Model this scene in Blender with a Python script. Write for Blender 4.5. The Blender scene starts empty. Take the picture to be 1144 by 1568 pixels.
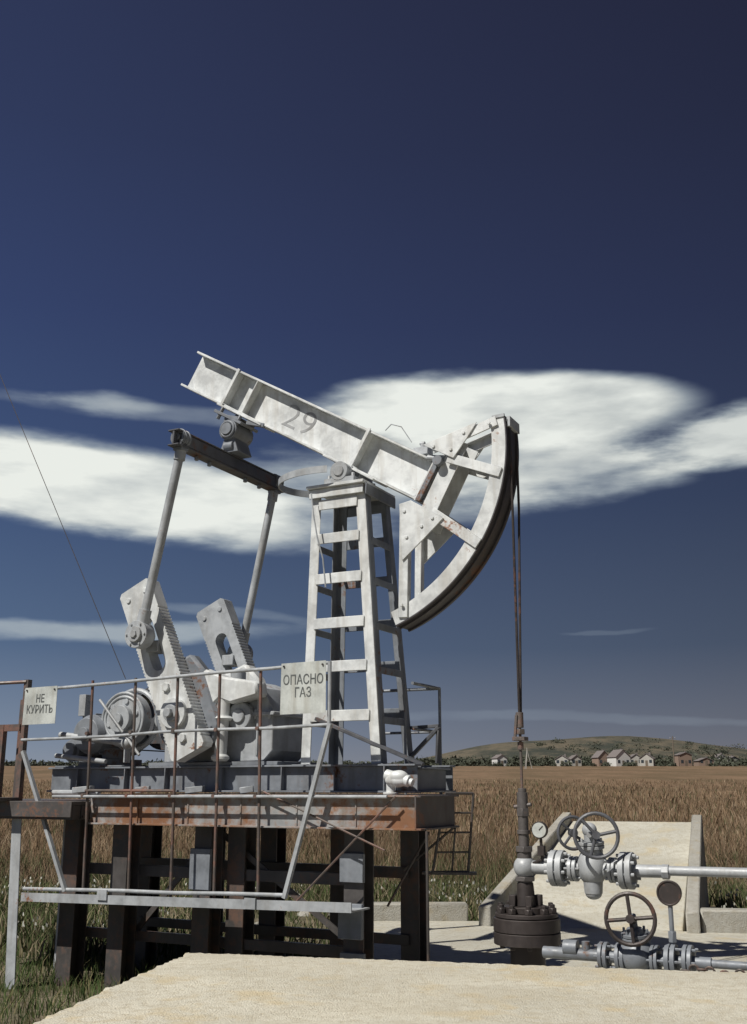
import bpy, bmesh, math, random
import numpy as np
from mathutils import Vector, Matrix, noise as mnoise
random.seed(4); rng=np.random.default_rng(7)
scene=bpy.context.scene
COL=scene.collection
H=1.65
# ------------------------------------------------------------------ materials
def newmat(name):
    m=bpy.data.materials.new(name); m.use_nodes=True
    nt=m.node_tree; b=nt.nodes['Principled BSDF']
    return m,nt,b
def nn(nt,t,**kw):
    n=nt.nodes.new(t)
    for k,v in kw.items(): setattr(n,k,v)
    return n
def noise(nt,vec,scale,detail=6,rough=.6,mapscale=None):
    if mapscale:
        mp=nn(nt,'ShaderNodeMapping'); mp.inputs['Scale'].default_value=mapscale
        nt.links.new(vec,mp.inputs['Vector']); vec=mp.outputs[0]
    n=nn(nt,'ShaderNodeTexNoise'); n.inputs['Scale'].default_value=scale
    n.inputs['Detail'].default_value=detail; n.inputs['Roughness'].default_value=rough
    nt.links.new(vec,n.inputs['Vector']); return n.outputs['Fac']
def ramp(nt,fac,stops):
    r=nn(nt,'ShaderNodeValToRGB'); el=r.color_ramp.elements
    while len(el)<len(stops): el.new(.5)
    for e,(p,c) in zip(el,stops):
        e.position=p; e.color=(c,c,c,1) if not isinstance(c,tuple) else (*c,1)
    nt.links.new(fac,r.inputs[0]); return r.outputs[0]
def mix(nt,f,a,b,mode='MIX'):
    m=nn(nt,'ShaderNodeMix',data_type='RGBA',blend_type=mode)
    for i,x in ((0,f),(6,a),(7,b)):
        if isinstance(x,(int,float)): m.inputs[i].default_value=x
        elif isinstance(x,tuple): m.inputs[i].default_value=(*x,1)
        else: nt.links.new(x,m.inputs[i])
    return m.outputs[2]
def bump(nt,b,h,strength=.3,dist=.01):
    bp=nn(nt,'ShaderNodeBump'); bp.inputs['Strength'].default_value=strength
    bp.inputs['Distance'].default_value=dist
    nt.links.new(h,bp.inputs['Height']); nt.links.new(bp.outputs[0],b.inputs['Normal'])
def paint(name,base,rust=.64,dirt=.70,metal=.12,rough=.48,rustcol=(.15,.065,.032),streak=.5,soft=.06):
    """rust = threshold of the patch mask (about .5 = half covered, .7 = rare)"""
    m,nt,b=newmat(name)
    tc=nn(nt,'ShaderNodeTexCoord').outputs['Object']
    n1=noise(nt,tc,4,6,.65)
    c=mix(nt,ramp(nt,n1,[(.38,0.),(.58,1.)]),tuple(x*dirt for x in base),base)
    st=noise(nt,tc,11,4,.6,(1,1,.10))
    c=mix(nt,ramp(nt,st,[(.5,0.),(.68,streak)]),c,tuple(x*y for x,y in zip(base,(.58,.53,.47))))
    n2=noise(nt,tc,16,7,.7)
    n3=noise(nt,tc,1.9,3,.5)
    a1=nn(nt,'ShaderNodeMath',operation='MULTIPLY'); nt.links.new(n2,a1.inputs[0]); a1.inputs[1].default_value=.5
    add=nn(nt,'ShaderNodeMath',operation='MULTIPLY_ADD'); nt.links.new(n3,add.inputs[0]); add.inputs[1].default_value=.5
    nt.links.new(a1.outputs[0],add.inputs[2])
    rm=ramp(nt,add.outputs[0],[(rust-soft/2,0.),(rust+soft/2,1.)])
    rc=mix(nt,n1,rustcol,tuple(x*2.0 for x in rustcol))
    c=mix(nt,rm,c,rc)
    nt.links.new(c,b.inputs['Base Color'])
    b.inputs['Metallic'].default_value=metal
    nt.links.new(ramp(nt,n2,[(.3,rough-.1),(.8,rough+.25)]),b.inputs['Roughness'])
    bump(nt,b,n2,.22,.006)
    return m
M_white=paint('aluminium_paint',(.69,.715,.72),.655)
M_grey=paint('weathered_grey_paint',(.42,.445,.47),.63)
M_mid=paint('mid_grey_paint',(.22,.24,.27),.60,rustcol=(.10,.05,.03))  # even mid grey for tower sides, skid, motor and fittings
M_dgrey=paint('dark_grey_paint',(.105,.11,.125),.59,rustcol=(.08,.042,.03))
M_rim=paint('horse_head_rim_shade',(.06,.055,.06),.64,rustcol=(.07,.035,.022))  # near-black base puts the rim's shadow into its colour
M_rust=paint('rusty_grey_paint',(.38,.39,.395),.495,rustcol=(.15,.075,.04),streak=.85,soft=.13)
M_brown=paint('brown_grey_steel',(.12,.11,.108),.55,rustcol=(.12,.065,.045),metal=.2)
M_rail=paint('rusty_rail_steel',(.13,.11,.10),.52,rustcol=(.125,.065,.05),metal=.1,soft=.12)
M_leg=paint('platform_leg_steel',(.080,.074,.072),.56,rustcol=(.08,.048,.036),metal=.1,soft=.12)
M_dark=paint('dark_oily_steel',(.06,.05,.048),.58,rustcol=(.075,.04,.03),metal=.3)
M_pipe=paint('pipe_grey_paint',(.42,.44,.46),.64)
M_sign=paint('sign_white_paint',(.55,.58,.56),.68,metal=0)
M_letters=paint('sign_letter_paint',(.12,.13,.13),.75,metal=0)
M_mark=paint('faded_marking_paint',(.33,.34,.35),.75,metal=0)
def concrete(name,base,k=1.0):
    m,nt,b=newmat(name)
    tc=nn(nt,'ShaderNodeTexCoord').outputs['Object']
    n1=noise(nt,tc,1.1,8,.6); n2=noise(nt,tc,16,8,.75); n3=noise(nt,tc,80,3,.6)
    c=mix(nt,ramp(nt,n1,[(.35,0.),(.68,1.)]),tuple(x*.80 for x in base),base)
    c=mix(nt,ramp(nt,n2,[(.38,.6),(.53,0.)]),c,tuple(x*y for x,y in zip(base,(.66,.61,.53))))
    sp=noise(nt,tc,2.6,5,.6)
    c=mix(nt,ramp(nt,sp,[(.55,0.),(.66,.65)]),c,tuple(x*y for x,y in zip(base,(.86,.74,.54))))
    sp=noise(nt,tc,.9,4,.6,(1,3,1))
    c=mix(nt,ramp(nt,sp,[(.48,0.),(.64,.5)]),c,tuple(x*y for x,y in zip(base,(.72,.69,.64))))
    v=nn(nt,'ShaderNodeTexVoronoi'); v.inputs['Scale'].default_value=7; nt.links.new(tc,v.inputs['Vector'])
    gate=nn(nt,'ShaderNodeMath',operation='MULTIPLY'); nt.links.new(ramp(nt,v.outputs['Distance'],[(.03,.8),(.09,0.)]),gate.inputs[0]); nt.links.new(ramp(nt,sp,[(.48,0.),(.52,1.)]),gate.inputs[1])
    c=mix(nt,gate.outputs[0],c,(.14,.115,.085))
    nt.links.new(c,b.inputs['Base Color']); b.inputs['Roughness'].default_value=.92
    ad=nn(nt,'ShaderNodeMath',operation='ADD'); nt.links.new(n2,ad.inputs[0]); nt.links.new(n3,ad.inputs[1])
    bump(nt,b,ad.outputs[0],.75,.017)
    return m
M_slab=concrete('cream_concrete',(.70,.665,.55))  # pale cream concrete of the foreground slab
M_ramp=concrete('old_concrete',(.58,.565,.49))
M_curb=concrete('grey_concrete',(.42,.41,.37))
def plain(name,col,rough=.8):
    m,nt,b=newmat(name); tc=nn(nt,'ShaderNodeTexCoord').outputs['Object']
    n=noise(nt,tc,3,5,.6)
    nt.links.new(mix(nt,n,tuple(x*.7 for x in col),tuple(x*1.25 for x in col)),b.inputs['Base Color'])
    b.inputs['Roughness'].default_value=rough; return m
M_leaf=plain('foliage_dark',(.060,.068,.045)); M_wall=plain('house_wall',(.42,.41,.38)); M_roof=plain('house_roof',(.17,.15,.145))
M_glass=plain('window_dark',(.04,.05,.06),.2); M_wood=plain('weathered_wood',(.16,.13,.10))
M_attr,nt,b=newmat('grass_blades')
at=nn(nt,'ShaderNodeAttribute'); at.attribute_name='Col'
nt.links.new(at.outputs['Color'],b.inputs['Base Color']); b.inputs['Roughness'].default_value=.9; b.inputs['Specular IOR Level'].default_value=.15
# ------------------------------------------------------------------ mesh builder
class MB:
    def __init__(s): s.bm=bmesh.new()
    def geo(s,vs,fs):
        v=[s.bm.verts.new(p) for p in vs]
        for f in fs:
            try: s.bm.faces.new([v[i] for i in f])
            except ValueError: pass
        return s
    def bar(s,p0,p1,w,h,up=(0,0,1)):
        p0,p1=Vector(p0),Vector(p1); d=(p1-p0).normalized(); up=Vector(up)
        sd=d.cross(up)
        if sd.length<1e-4: sd=d.cross(Vector((0,1,0)))
        sd.normalize(); u=sd.cross(d).normalized()
        vs=[p+sd*(a*w/2)+u*(b_*h/2) for p in (p0,p1) for a,b_ in ((-1,-1),(1,-1),(1,1),(-1,1))]
        return s.geo(vs,[(0,1,2,3),(7,6,5,4),(0,4,5,1),(1,5,6,2),(2,6,7,3),(3,7,4,0)])
    def box(s,lo,hi):
        (a,b_,c),(d,e,f)=lo,hi
        return s.bar((a,(b_+e)/2,(c+f)/2),(d,(b_+e)/2,(c+f)/2),abs(e-b_),abs(f-c))
    def cyl(s,p0,p1,r,r2=None,seg=20):
        p0,p1=Vector(p0),Vector(p1); r2=r if r2 is None else r2
        d=(p1-p0).normalized(); a=d.orthogonal().normalized(); b_=d.cross(a)
        vs=[];fs=[]
        for p,rr in ((p0,r),(p1,r2)):
            for i in range(seg):
                t=2*math.pi*i/seg; vs.append(p+(a*math.cos(t)+b_*math.sin(t))*rr)
        for i in range(seg):
            j=(i+1)%seg; fs.append((i,j,seg+j,seg+i))
        fs.append(tuple(range(seg))[::-1]); fs.append(tuple(range(seg,2*seg)))
        return s.geo(vs,fs)
    def torus(s,c,ax,R,r,n=32,m=8):
        c=Vector(c); ax=Vector(ax).normalized(); a=ax.orthogonal().normalized(); b_=ax.cross(a)
        vs=[];fs=[]
        for i in range(n):
            t=2*math.pi*i/n; rd=a*math.cos(t)+b_*math.sin(t)
            for j in range(m):
                q=2*math.pi*j/m; vs.append(c+rd*(R+r*math.cos(q))+ax*(r*math.sin(q)))
        for i in range(n):
            for j in range(m):
                fs.append((i*m+j,((i+1)%n)*m+j,((i+1)%n)*m+(j+1)%m,i*m+(j+1)%m))
        return s.geo(vs,fs)
    def wheel(s,c,ax,R,r=.014,spokes=4,rot=.3):
        c=Vector(c); ax=Vector(ax).normalized(); s.torus(c,ax,R,r)
        a=ax.orthogonal().normalized(); b_=ax.cross(a)
        for i in range(spokes):
            t=rot+2*math.pi*i/spokes; s.cyl(c-ax*.01,c+(a*math.cos(t)+b_*math.sin(t))*R,r*.9,seg=8)
        s.cyl(c-ax*.03,c+ax*.03,.03,seg=12); return s
    def sphere(s,c,r,sc=(1,1,1)):
        res=bmesh.ops.create_uvsphere(s.bm,u_segments=20,v_segments=12,radius=r)
        for v in res['verts']: v.co=Vector((v.co.x*sc[0],v.co.y*sc[1],v.co.z*sc[2]))+Vector(c)
        return s
    def lump(s,c,r,sc,amp,fr):
        res=bmesh.ops.create_icosphere(s.bm,subdivisions=5,radius=r)
        for v in res['verts']:
            k=1+amp*(abs(mnoise.noise(v.co*fr))*2-.5)
            v.co=Vector((v.co.x*sc[0]*k,v.co.y*sc[1]*k,v.co.z*sc[2]*k))+Vector(c)
        return s
    def prism(s,pts,v0,v1):
        n=len(pts); vs=[(u,v0,z) for u,z in pts]+[(u,v1,z) for u,z in pts]
        fs=[tuple(range(n)),tuple(range(2*n-1,n-1,-1))]+[(i,(i+1)%n,n+(i+1)%n,n+i) for i in range(n)]
        return s.geo(vs,fs)
    def plate_holes(s,loops,v0,v1):
        cu=bpy.data.curves.new('tmp','CURVE'); cu.dimensions='2D'; cu.fill_mode='BOTH'; cu.extrude=(v1-v0)/2
        for L in loops:
            sp=cu.splines.new('POLY'); sp.points.add(len(L)-1); sp.use_cyclic_u=True
            for p,(x,y) in zip(sp.points,L): p.co=(x,y,0,1)
        ob=bpy.data.objects.new('tmp',cu); COL.objects.link(ob)
        dg=bpy.context.evaluated_depsgraph_get(); me=ob.evaluated_get(dg).to_mesh()
        s.geo([(v.co.x,(v0+v1)/2+v.co.z,v.co.y) for v in me.vertices],[tuple(p.vertices) for p in me.polygons])
        bpy.data.objects.remove(ob); return s
    def ibeam(s,p0,p1,h,w,tf=.02,tw=.016,up=(0,0,1)):
        p0,p1=Vector(p0),Vector(p1); d=(p1-p0).normalized(); up=Vector(up)
        sd=d.cross(up).normalized(); u=sd.cross(d).normalized()
        s.bar(p0+u*(h/2-tf/2),p1+u*(h/2-tf/2),w,tf,u)
        s.bar(p0-u*(h/2-tf/2),p1-u*(h/2-tf/2),w,tf,u)
        s.bar(p0+d*.002,p1-d*.002,tw,h-2*tf,u); return s
    def flange(s,p0,p1,r,bolts=8,core=.04):
        p0,p1=Vector(p0),Vector(p1); d=(p1-p0); L=d.length; d.normalize()
        s.cyl(p0,p0+d*L*.44,r,seg=28); s.cyl(p1-d*L*.44,p1,r,seg=28); s.cyl(p0,p1,r*.75,seg=20)
        a=d.orthogonal().normalized(); b_=d.cross(a)
        for i in range(bolts):
            t=2*math.pi*i/bolts+.2; q=(a*math.cos(t)+b_*math.sin(t))*r*.82
            s.cyl(p0-d*.028+q,p1+d*.028+q,r*.10,seg=6)
        return s
    def done(s,name,mat,parent=None,bevel=.004):
        bmesh.ops.recalc_face_normals(s.bm,faces=s.bm.faces)
        me=bpy.data.meshes.new(name); s.bm.to_mesh(me); s.bm.free()
        me.polygons.foreach_set('use_smooth',[True]*len(me.polygons))
        me.set_sharp_from_angle(angle=math.radians(35))
        me.materials.append(mat); ob=bpy.data.objects.new(name,me); COL.objects.link(ob)
        if parent: ob.parent=parent
        if bevel:
            bv=ob.modifiers.new('bevel','BEVEL'); bv.width=bevel; bv.segments=1; bv.limit_method='ANGLE'; bv.angle_limit=math.radians(50)
        return ob
OX,OY=-.342,8.2; ANG=math.radians(-27)
def empty(name,rig=True):
    e=bpy.data.objects.new(name,None); COL.objects.link(e); e.empty_display_size=.2
    if rig: e.location=(OX,OY,0); e.rotation_euler=(0,0,ANG)
    return e
def text_mesh(name,body,size,mat,parent,loc,rot,ex=.001,sx=1,off=0):
    cu=bpy.data.curves.new('t','FONT'); cu.body=body; cu.size=size; cu.extrude=ex; cu.align_x='CENTER'; cu.align_y='CENTER'; cu.space_line=.95; cu.offset=off
    t=bpy.data.objects.new('t',cu); COL.objects.link(t)
    dg=bpy.context.evaluated_depsgraph_get(); me=bpy.data.meshes.new_from_object(t.evaluated_get(dg))
    bpy.data.objects.remove(t); me.materials.clear(); me.materials.append(mat)
    o=bpy.data.objects.new(name,me); COL.objects.link(o); o.parent=parent; o.location=loc; o.rotation_euler=rot; o.scale=(sx,1,1)
    return o
# ================================================================== PUMP JACK
PJ=empty('pump_jack')
VC=.85
bd=Vector((.863,0,-.505)); bn=Vector((.505,0,.863))
c0=Vector((-2.08,VC,5.73)); c1=Vector((.50,VC,4.21))
mb=MB(); mb.ibeam(c0,c1,.385,.22,.022,.016,up=bn)
for t in (.60,.86,2.26):
    for sgn in (-1,1):
        p=c0+bd*t+Vector((0,sgn*.056,0))
        mb.bar(p-bn*.169,p+bn*.169,.014,.094,up=(0,1,0))
for t in (.60,2.26):
    p=c0+bd*t
    mb.bar(p-bn*.20+Vector((0,-.118,0)),p+bn*.20+Vector((0,-.118,0)),.035,.012,up=(0,1,0))
p=c1+bd*.012
mb.bar(p-bn*.20,p+bn*.20,.022,.26,up=(0,1,0))
mb.bar(c0+bd*.55-bn*.2,c0+bd*1.15-bn*.2,.26,.018,up=bn)
mb.bar(c0+bd*1.95-bn*.2,c0+bd*2.55-bn*.2,.28,.018,up=bn)
mb.done('walking_beam',M_white,PJ)
ang=math.atan2(.505,.863)
text_mesh('beam_marking','29',.33,M_mark,PJ,(-.83,VC-.0095,4.99),(math.radians(90),ang,0),.0006,1.2,-.004)
mb=MB()
for sgn in (-1,1):
    for e in (-1,1):
        q=c1+bd*.06+bn*(.17*e)+Vector((0,sgn*.09,0)); mb.cyl(q-bd*.09,q+bd*.07,.018,seg=8); mb.cyl(q+bd*.03,q+bd*.06,.032,seg=6)
q=c1+bd*.07+bn*.19; mb.cyl(q+Vector((0,-.17,0)),q+Vector((0,.17,0)),.03,seg=14); mb.cyl(q+Vector((0,-.2,0)),q+Vector((0,-.14,0)),.045,seg=12)
mb.bar(c1+bd*.04-bn*.19+Vector((0,-.12,0)),c1+bd*.04+bn*.19+Vector((0,-.12,0)),.05,.03,up=(0,1,0))
mb.done('head_hinge',M_mid,PJ)
mb=MB()
q=c1-bd*.18+bn*.23; mb.box((q.x-.09,VC-.06,q.z-.04),(q.x+.05,VC+.06,q.z+.03)); mb.cyl((q.x-.02,VC,q.z),(q.x-.02,VC,q.z+.075),.022); mb.cyl((q.x-.05,VC,q.z+.08),(q.x+.0,VC,q.z+.08),.016)
q=c1+bd*.02+bn*.2; mb.cyl(q-Vector((.09,.1,-.03)),q+Vector((.08,-.1,.0)),.03,seg=14)
mb.done('hinge_fitting',M_grey,PJ)
mb=MB(); pts=[Vector((.08,VC-.02,4.75)),Vector((.14,VC-.02,4.80)),Vector((.24,VC-.02,4.76)),Vector((.34,VC-.02,4.60))]
for a,b_ in zip(pts,pts[1:]): mb.cyl(a,b_,.005,seg=6)
mb.done('hinge_cable',M_grey,PJ,0)
PV=Vector((-.27,VC,4.36))
mb=MB()
mb.cyl(PV+Vector((0,-.26,0)),PV+Vector((0,.26,0)),.045)
for sgn in (-1,1):
    q=PV+Vector((0,sgn*.2,0)); mb.cyl(q+Vector((0,-.05,0)),q+Vector((0,.05,0)),.088,seg=24); mb.cyl(q+Vector((0,-.062,0)),q+Vector((0,.062,0)),.05,seg=16)
    mb.box((PV.x-.15,q.y-.045,4.235),(PV.x+.15,q.y+.045,4.30))
    for e in (-1,1): mb.cyl((PV.x+e*.12,q.y,4.22),(PV.x+e*.12,q.y,4.34),.018,seg=6)
mb.prism([(-.40,4.46),(-.42,4.52),(-.15,4.365),(-.17,4.30),(-.3,4.33)],VC-.07,VC+.07)
mb.done('saddle_bearing',M_grey,PJ)
mb=MB(); N=28
vs=[];fs=[]
for i in range(N+1):
    t=math.radians(72)+math.radians(216)*i/N; hh=.062; zc=4.345; rr=.50
    for r_,z_ in ((rr,zc-hh/2),(rr,zc+hh/2),(rr-.012,zc+hh/2),(rr-.012,zc-hh/2)):
        vs.append((-.47+r_*1.05*math.cos(t),VC+r_*.82*math.sin(t),z_))
for i in range(N):
    for k in range(4): fs.append((i*4+k,i*4+(k+1)%4,(i+1)*4+(k+1)%4,(i+1)*4+k))
mb.geo(vs,fs)
mb.done('guard_ring',M_grey,PJ,0)
# tower (samson post)
zb,zt=1.83,4.20
base={'fl':(-.53,.55),'fr':(.13,.55),'bl':(-.56,1.17),'br':(.13,1.17)}
top={'fl':(-.49,.61),'fr':(-.06,.61),'bl':(-.49,1.09),'br':(-.06,1.09)}
def leg(k,z):
    t=(z-zb)/(zt-zb); b_=base[k]; q=top[k]; return Vector((b_[0]+(q[0]-b_[0])*t,b_[1]+(q[1]-b_[1])*t,z))
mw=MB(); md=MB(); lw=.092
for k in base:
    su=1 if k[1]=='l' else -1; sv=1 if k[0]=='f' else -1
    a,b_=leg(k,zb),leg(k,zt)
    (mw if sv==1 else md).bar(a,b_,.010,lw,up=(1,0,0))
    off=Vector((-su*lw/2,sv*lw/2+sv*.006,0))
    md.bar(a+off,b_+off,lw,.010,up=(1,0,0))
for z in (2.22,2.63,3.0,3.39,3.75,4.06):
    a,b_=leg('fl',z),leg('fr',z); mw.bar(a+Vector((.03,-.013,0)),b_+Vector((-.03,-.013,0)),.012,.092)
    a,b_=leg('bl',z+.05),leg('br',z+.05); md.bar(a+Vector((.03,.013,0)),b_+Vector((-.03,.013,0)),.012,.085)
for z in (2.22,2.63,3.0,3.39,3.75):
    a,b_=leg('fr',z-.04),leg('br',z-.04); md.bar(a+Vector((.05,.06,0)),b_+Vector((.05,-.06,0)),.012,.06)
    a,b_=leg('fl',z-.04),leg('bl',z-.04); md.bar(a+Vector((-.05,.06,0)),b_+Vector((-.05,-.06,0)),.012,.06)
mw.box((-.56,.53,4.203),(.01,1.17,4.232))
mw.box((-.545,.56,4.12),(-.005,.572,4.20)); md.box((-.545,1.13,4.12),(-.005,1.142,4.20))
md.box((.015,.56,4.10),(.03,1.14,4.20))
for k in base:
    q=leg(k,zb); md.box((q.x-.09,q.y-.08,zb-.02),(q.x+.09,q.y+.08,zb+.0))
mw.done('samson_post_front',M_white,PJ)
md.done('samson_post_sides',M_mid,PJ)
mb=MB()
pts=[(-.50,.52,4.16),(-.46,.5,3.95),(-.42,.5,3.75),(-.36,.5,3.55),(-.33,.5,3.3)]
for a,b_ in zip(pts,pts[1:]): mb.cyl(a,b_,.007,seg=6)
mb.done('tower_cable',M_grey,PJ,0)
mb=MB()
mb.bar((-.42,.52,2.20),(.52,.60,1.82),.05,.03)
mb.bar((.14,1.1,1.86),(.42,1.15,2.14),.05,.03); mb.bar((.42,1.15,2.14),(.40,1.16,1.84),.04,.03); mb.bar((.16,1.15,2.14),(.42,1.15,2.15),.03,.03)
mb.done('tower_brace',M_dgrey,PJ)
# horse head
CU,CZ,R0=-.335,4.45,1.605
def ap(r,deg): t=math.radians(deg); return (CU+r*math.cos(t),CZ+r*math.sin(t))
NA=48
degs=[7.5-76.5*i/NA for i in range(NA+1)]
mb=MB()
v0,v1=.70,1.0
for va,vb in ((v0,v0+.02),(v1-.02,v1)):
    mb.plate_holes([[ap(R0-.012,d) for d in degs]+[ap(R0-.132,d) for d in degs[::-1]]],va,vb)
def curved(mb,r0,r1,va,vb):
    vs=[];fs=[]
    for d in degs:
        for r in (r0,r1):
            u,z=ap(r,d); vs+= [(u,va,z),(u,vb,z)]
    for i in range(NA):
        a=i*4
        for k,l in ((0,1),(1,3),(3,2),(2,0)): fs.append((a+k,a+l,a+4+l,a+4+k))
    e=NA*4
    fs+=[(0,1,3,2),(e,e+1,e+3,e+2)]
    mb.geo(vs,fs)
def mem(p,q,w):
    for vv in (v0-.010,v1+.010):
        mb.bar((p[0],vv,p[1]),(q[0],vv,q[1]),.016,w,up=(.0,0,1) if abs(p[0]-q[0])>.05 else (1,0,0))
        sgn=1 if vv<.85 else -1
        d=(Vector((q[0]-p[0],0,q[1]-p[1]))).normalized(); n=Vector((-d.z,0,d.x))
        o=n*(w/2-.006)+Vector((0,sgn*.035,0))
        mb.bar(Vector((p[0],vv,p[1]))+o,Vector((q[0],vv,q[1]))+o,.05,.012,up=n)
mem((.60,4.455),(1.19,4.62),.085)
mem((.33,3.93),(.31,3.02),.085)
mem((.74,4.36),(1.21,4.165),.085)
mem((.58,3.90),(1.0,3.58),.09)
a=Vector((.80,VC,4.50)); b_=Vector((.42,VC,3.80))
mb.bar(a,b_,.22,.02,up=bd)
for sgn in (-1,1):
    mb.bar(a+Vector((.05,sgn*.118,0)),b_+Vector((.05,sgn*.118,0)),.016,.15,up=bd)
for va,vb in ((v0-.034,v0-.020),(v1+.020,v1+.034)):
    mb.prism([(.52,4.50),(.80,4.34),(.93,4.50),(1.02,4.63)],va,vb)
    mb.prism([(.29,4.0),(.40,4.02),(.70,3.83),(.53,3.68),(.315,3.50)],va,vb)
for u,z in ((.62,4.47),(.78,4.42),(.9,4.55),(.34,3.93),(.36,3.7),(.5,3.78),(.6,3.84),(.31,3.12),(1.13,4.60)):
    mb.cyl((u,v0-.045,z),(u,v0-.03,z),.016,seg=6)
mb.done('horse_head_frame',M_white,PJ,.003)
mb=MB(); curved(mb,R0-.115,R0-.103,v0+.022,v1-.022); curved(mb,R0-.011,R0,v0-.004,v1+.006)
for va in (v0+.06,v1-.07):
    curved(mb,R0+.001,R0+.016,va,va+.022)
mb.done('horse_head_rim',M_rim,PJ,0)
mb=MB(); u,z=ap(R0,5); mb.box((u-.0,v0+.03,z-.02),(u+.03,v1-.03,z+.07)); u,z=ap(R0,7.4); mb.bar((u-.11,v0,z),(u,v0,z+.005),.02,.03)
mb.bar((u-.0,v0+.02,z-.03),(u-.03,v1-.02,z+.02),.03,.02)
mb.done('rope_clamp',M_grey,PJ,.002)
UR=1.267
mb=MB()
for dv in (-.079,.081):
    mb.cyl((UR+.008,VC+dv,4.45),(UR+.008,VC+dv,3.9),.011,seg=8)
    mb.cyl((UR+.008,VC+dv,3.9),(1.25,VC+dv*.2,2.2),.011,seg=8)
mb.done('bridle_cables',M_dark,PJ,0)
U=1.245
mb=MB()
mb.cyl((U,VC,2.42),(U,VC,1.55),.011,seg=10)
mb.cyl((U,VC,2.10),(U,VC,2.22),.03,seg=12); mb.cyl((U,VC,2.05),(U,VC,2.09),.04,seg=6); mb.box((U-.05,VC-.05,2.00),(U+.05,VC+.05,2.03))
mb.bar((U-.035,VC-.03,2.0),(U-.015,VC-.03,2.2),.02,.02); mb.cyl((U,VC,1.93),(U,VC,1.99),.024,seg=10)
mb.done('carrier_bar_and_rod',M_rail,PJ,.002)
mb=MB()
mb.ibeam((-1.6,-.06,4.68),(-1.6,1.74,4.68),.15,.12,.014,.02)
mb.box((-1.655,.0,4.625),(-1.545,1.70,4.735))
mb.done('equalizer_beam',M_dgrey,PJ)
mb=MB()
for v in (.06,1.64):
    mb.cyl((-1.6,v-.06,4.70),(-1.6,v+.06,4.70),.078,seg=20)
    mb.cyl((-1.6,v-.075,4.70),(-1.6,v+.075,4.70),.035,seg=12)
    mb.box((-1.65,v-.05,4.58),(-1.55,v+.05,4.66))
    for dv in (-.03,.03): mb.torus((-1.6,v+dv,4.70),(0,1,0),.078,.010,20,6)
for v in (.3,.5,1.1,1.35): mb.cyl((-1.6,v,4.56),(-1.6,v,4.60),.022,seg=6)
mb.done('equalizer_pins',M_mid,PJ)
mb=MB()
mb.cyl((-1.55,VC-.15,4.98),(-1.55,VC+.15,4.98),.10,seg=24); mb.cyl((-1.55,VC-.18,4.98),(-1.55,VC+.18,4.98),.06,seg=16)
for v in (VC-.155,VC+.155): mb.torus((-1.55,v,4.98),(0,1,0),.075,.015,20,6)
mb.prism([(-1.66,4.756),(-1.44,4.756),(-1.5,4.92),(-1.60,4.92)],VC-.12,VC+.12)
mb.bar((-1.62,VC,5.10),(-1.47,VC,5.06),.24,.10,up=bn)
mb.bar((-1.72,VC,5.205),(-1.40,VC,5.02),.30,.03,up=bn)
for e in (-.12,.12):
    for w in (-.12,.12): mb.cyl(Vector((-1.56+e*.86,VC+w,5.11-e*.5))-bn*.06,Vector((-1.56+e*.86,VC+w,5.11-e*.5))+bn*.07,.02,seg=6)
mb.cyl((-1.6,VC-.1,4.82),(-1.5,VC-.1,4.82),.05)
mb.bar((-1.36,VC-.1,5.03),(-1.16,VC-.1,4.97),.04,.04)
mb.done('tail_bearing',M_mid,PJ)
for i,v in enumerate((.07,1.63)):
    mb=MB(); mb.cyl((-1.60,v,4.62),(-1.935,v,3.02),.040,seg=18)
    mb.cyl((-1.905,v,3.16),(-1.945,v,2.97),.055,seg=16)
    mb.cyl((-1.605,v,4.6),(-1.62,v,4.5),.052,seg=16)
    mb.done('pitman_arm',M_grey,PJ,.002)
    mb=MB(); s_=1 if i==0 else -1
    mb.cyl((-1.955,v-.06,2.94),(-1.955,v+.06,2.94),.12,seg=24)
    mb.cyl((-1.955,v-.085*s_,2.94),(-1.955,v+.13*s_,2.94),.07,seg=16)
    mb.cyl((-1.955,v-.10*s_,2.94),(-1.955,v,2.94),.035,seg=6)
    for k in range(6):
        t=k*math.pi/3; q=(-1.955+.098*math.cos(t),2.94+.098*math.sin(t)); mb.cyl((q[0],v-.072,q[1]),(q[0],v+.072,q[1]),.011,seg=6)
    mb.done('wrist_pin_bearing',M_grey,PJ,.002)
cd=Vector((.419,-.908)); cp=Vector((.908,.419)); ctop=Vector((-2.165,3.415))
def C(a,b_): q=ctop+cd*a+cp*b_; return (q.x,q.y)
def crank_outline(L=1.65,w=.36):
    pts=[C(0,-w/2+.03),C(0,w/2-.03),C(.03,w/2)]
    a=.30
    while a<L-.07:
        pts+=[C(a,w/2),C(a,w/2-.007) ,C(a+.016,w/2-.007),C(a+.016,w/2)]; a+=.032
    pts+=[C(L-.03,w/2),C(L,w/2-.03),C(L,-w/2+.03),C(L-.03,-w/2)]
    a=L-.07
    while a>.30:
        pts+=[C(a,-w/2),C(a,-w/2+.007),C(a-.016,-w/2+.007),C(a-.016,-w/2)]; a-=.032
    pts+=[C(.03,-w/2)]
    return pts
def slot(a0,a1,w):
    pts=[]
    for k in range(9): t=math.pi*k/8; pts.append(C(a0-w*math.sin(t),-w*math.cos(t)))
    for k in range(9): t=math.pi*k/8; pts.append(C(a1+w*math.sin(t),w*math.cos(t)))
    return pts[::-1]
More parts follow.
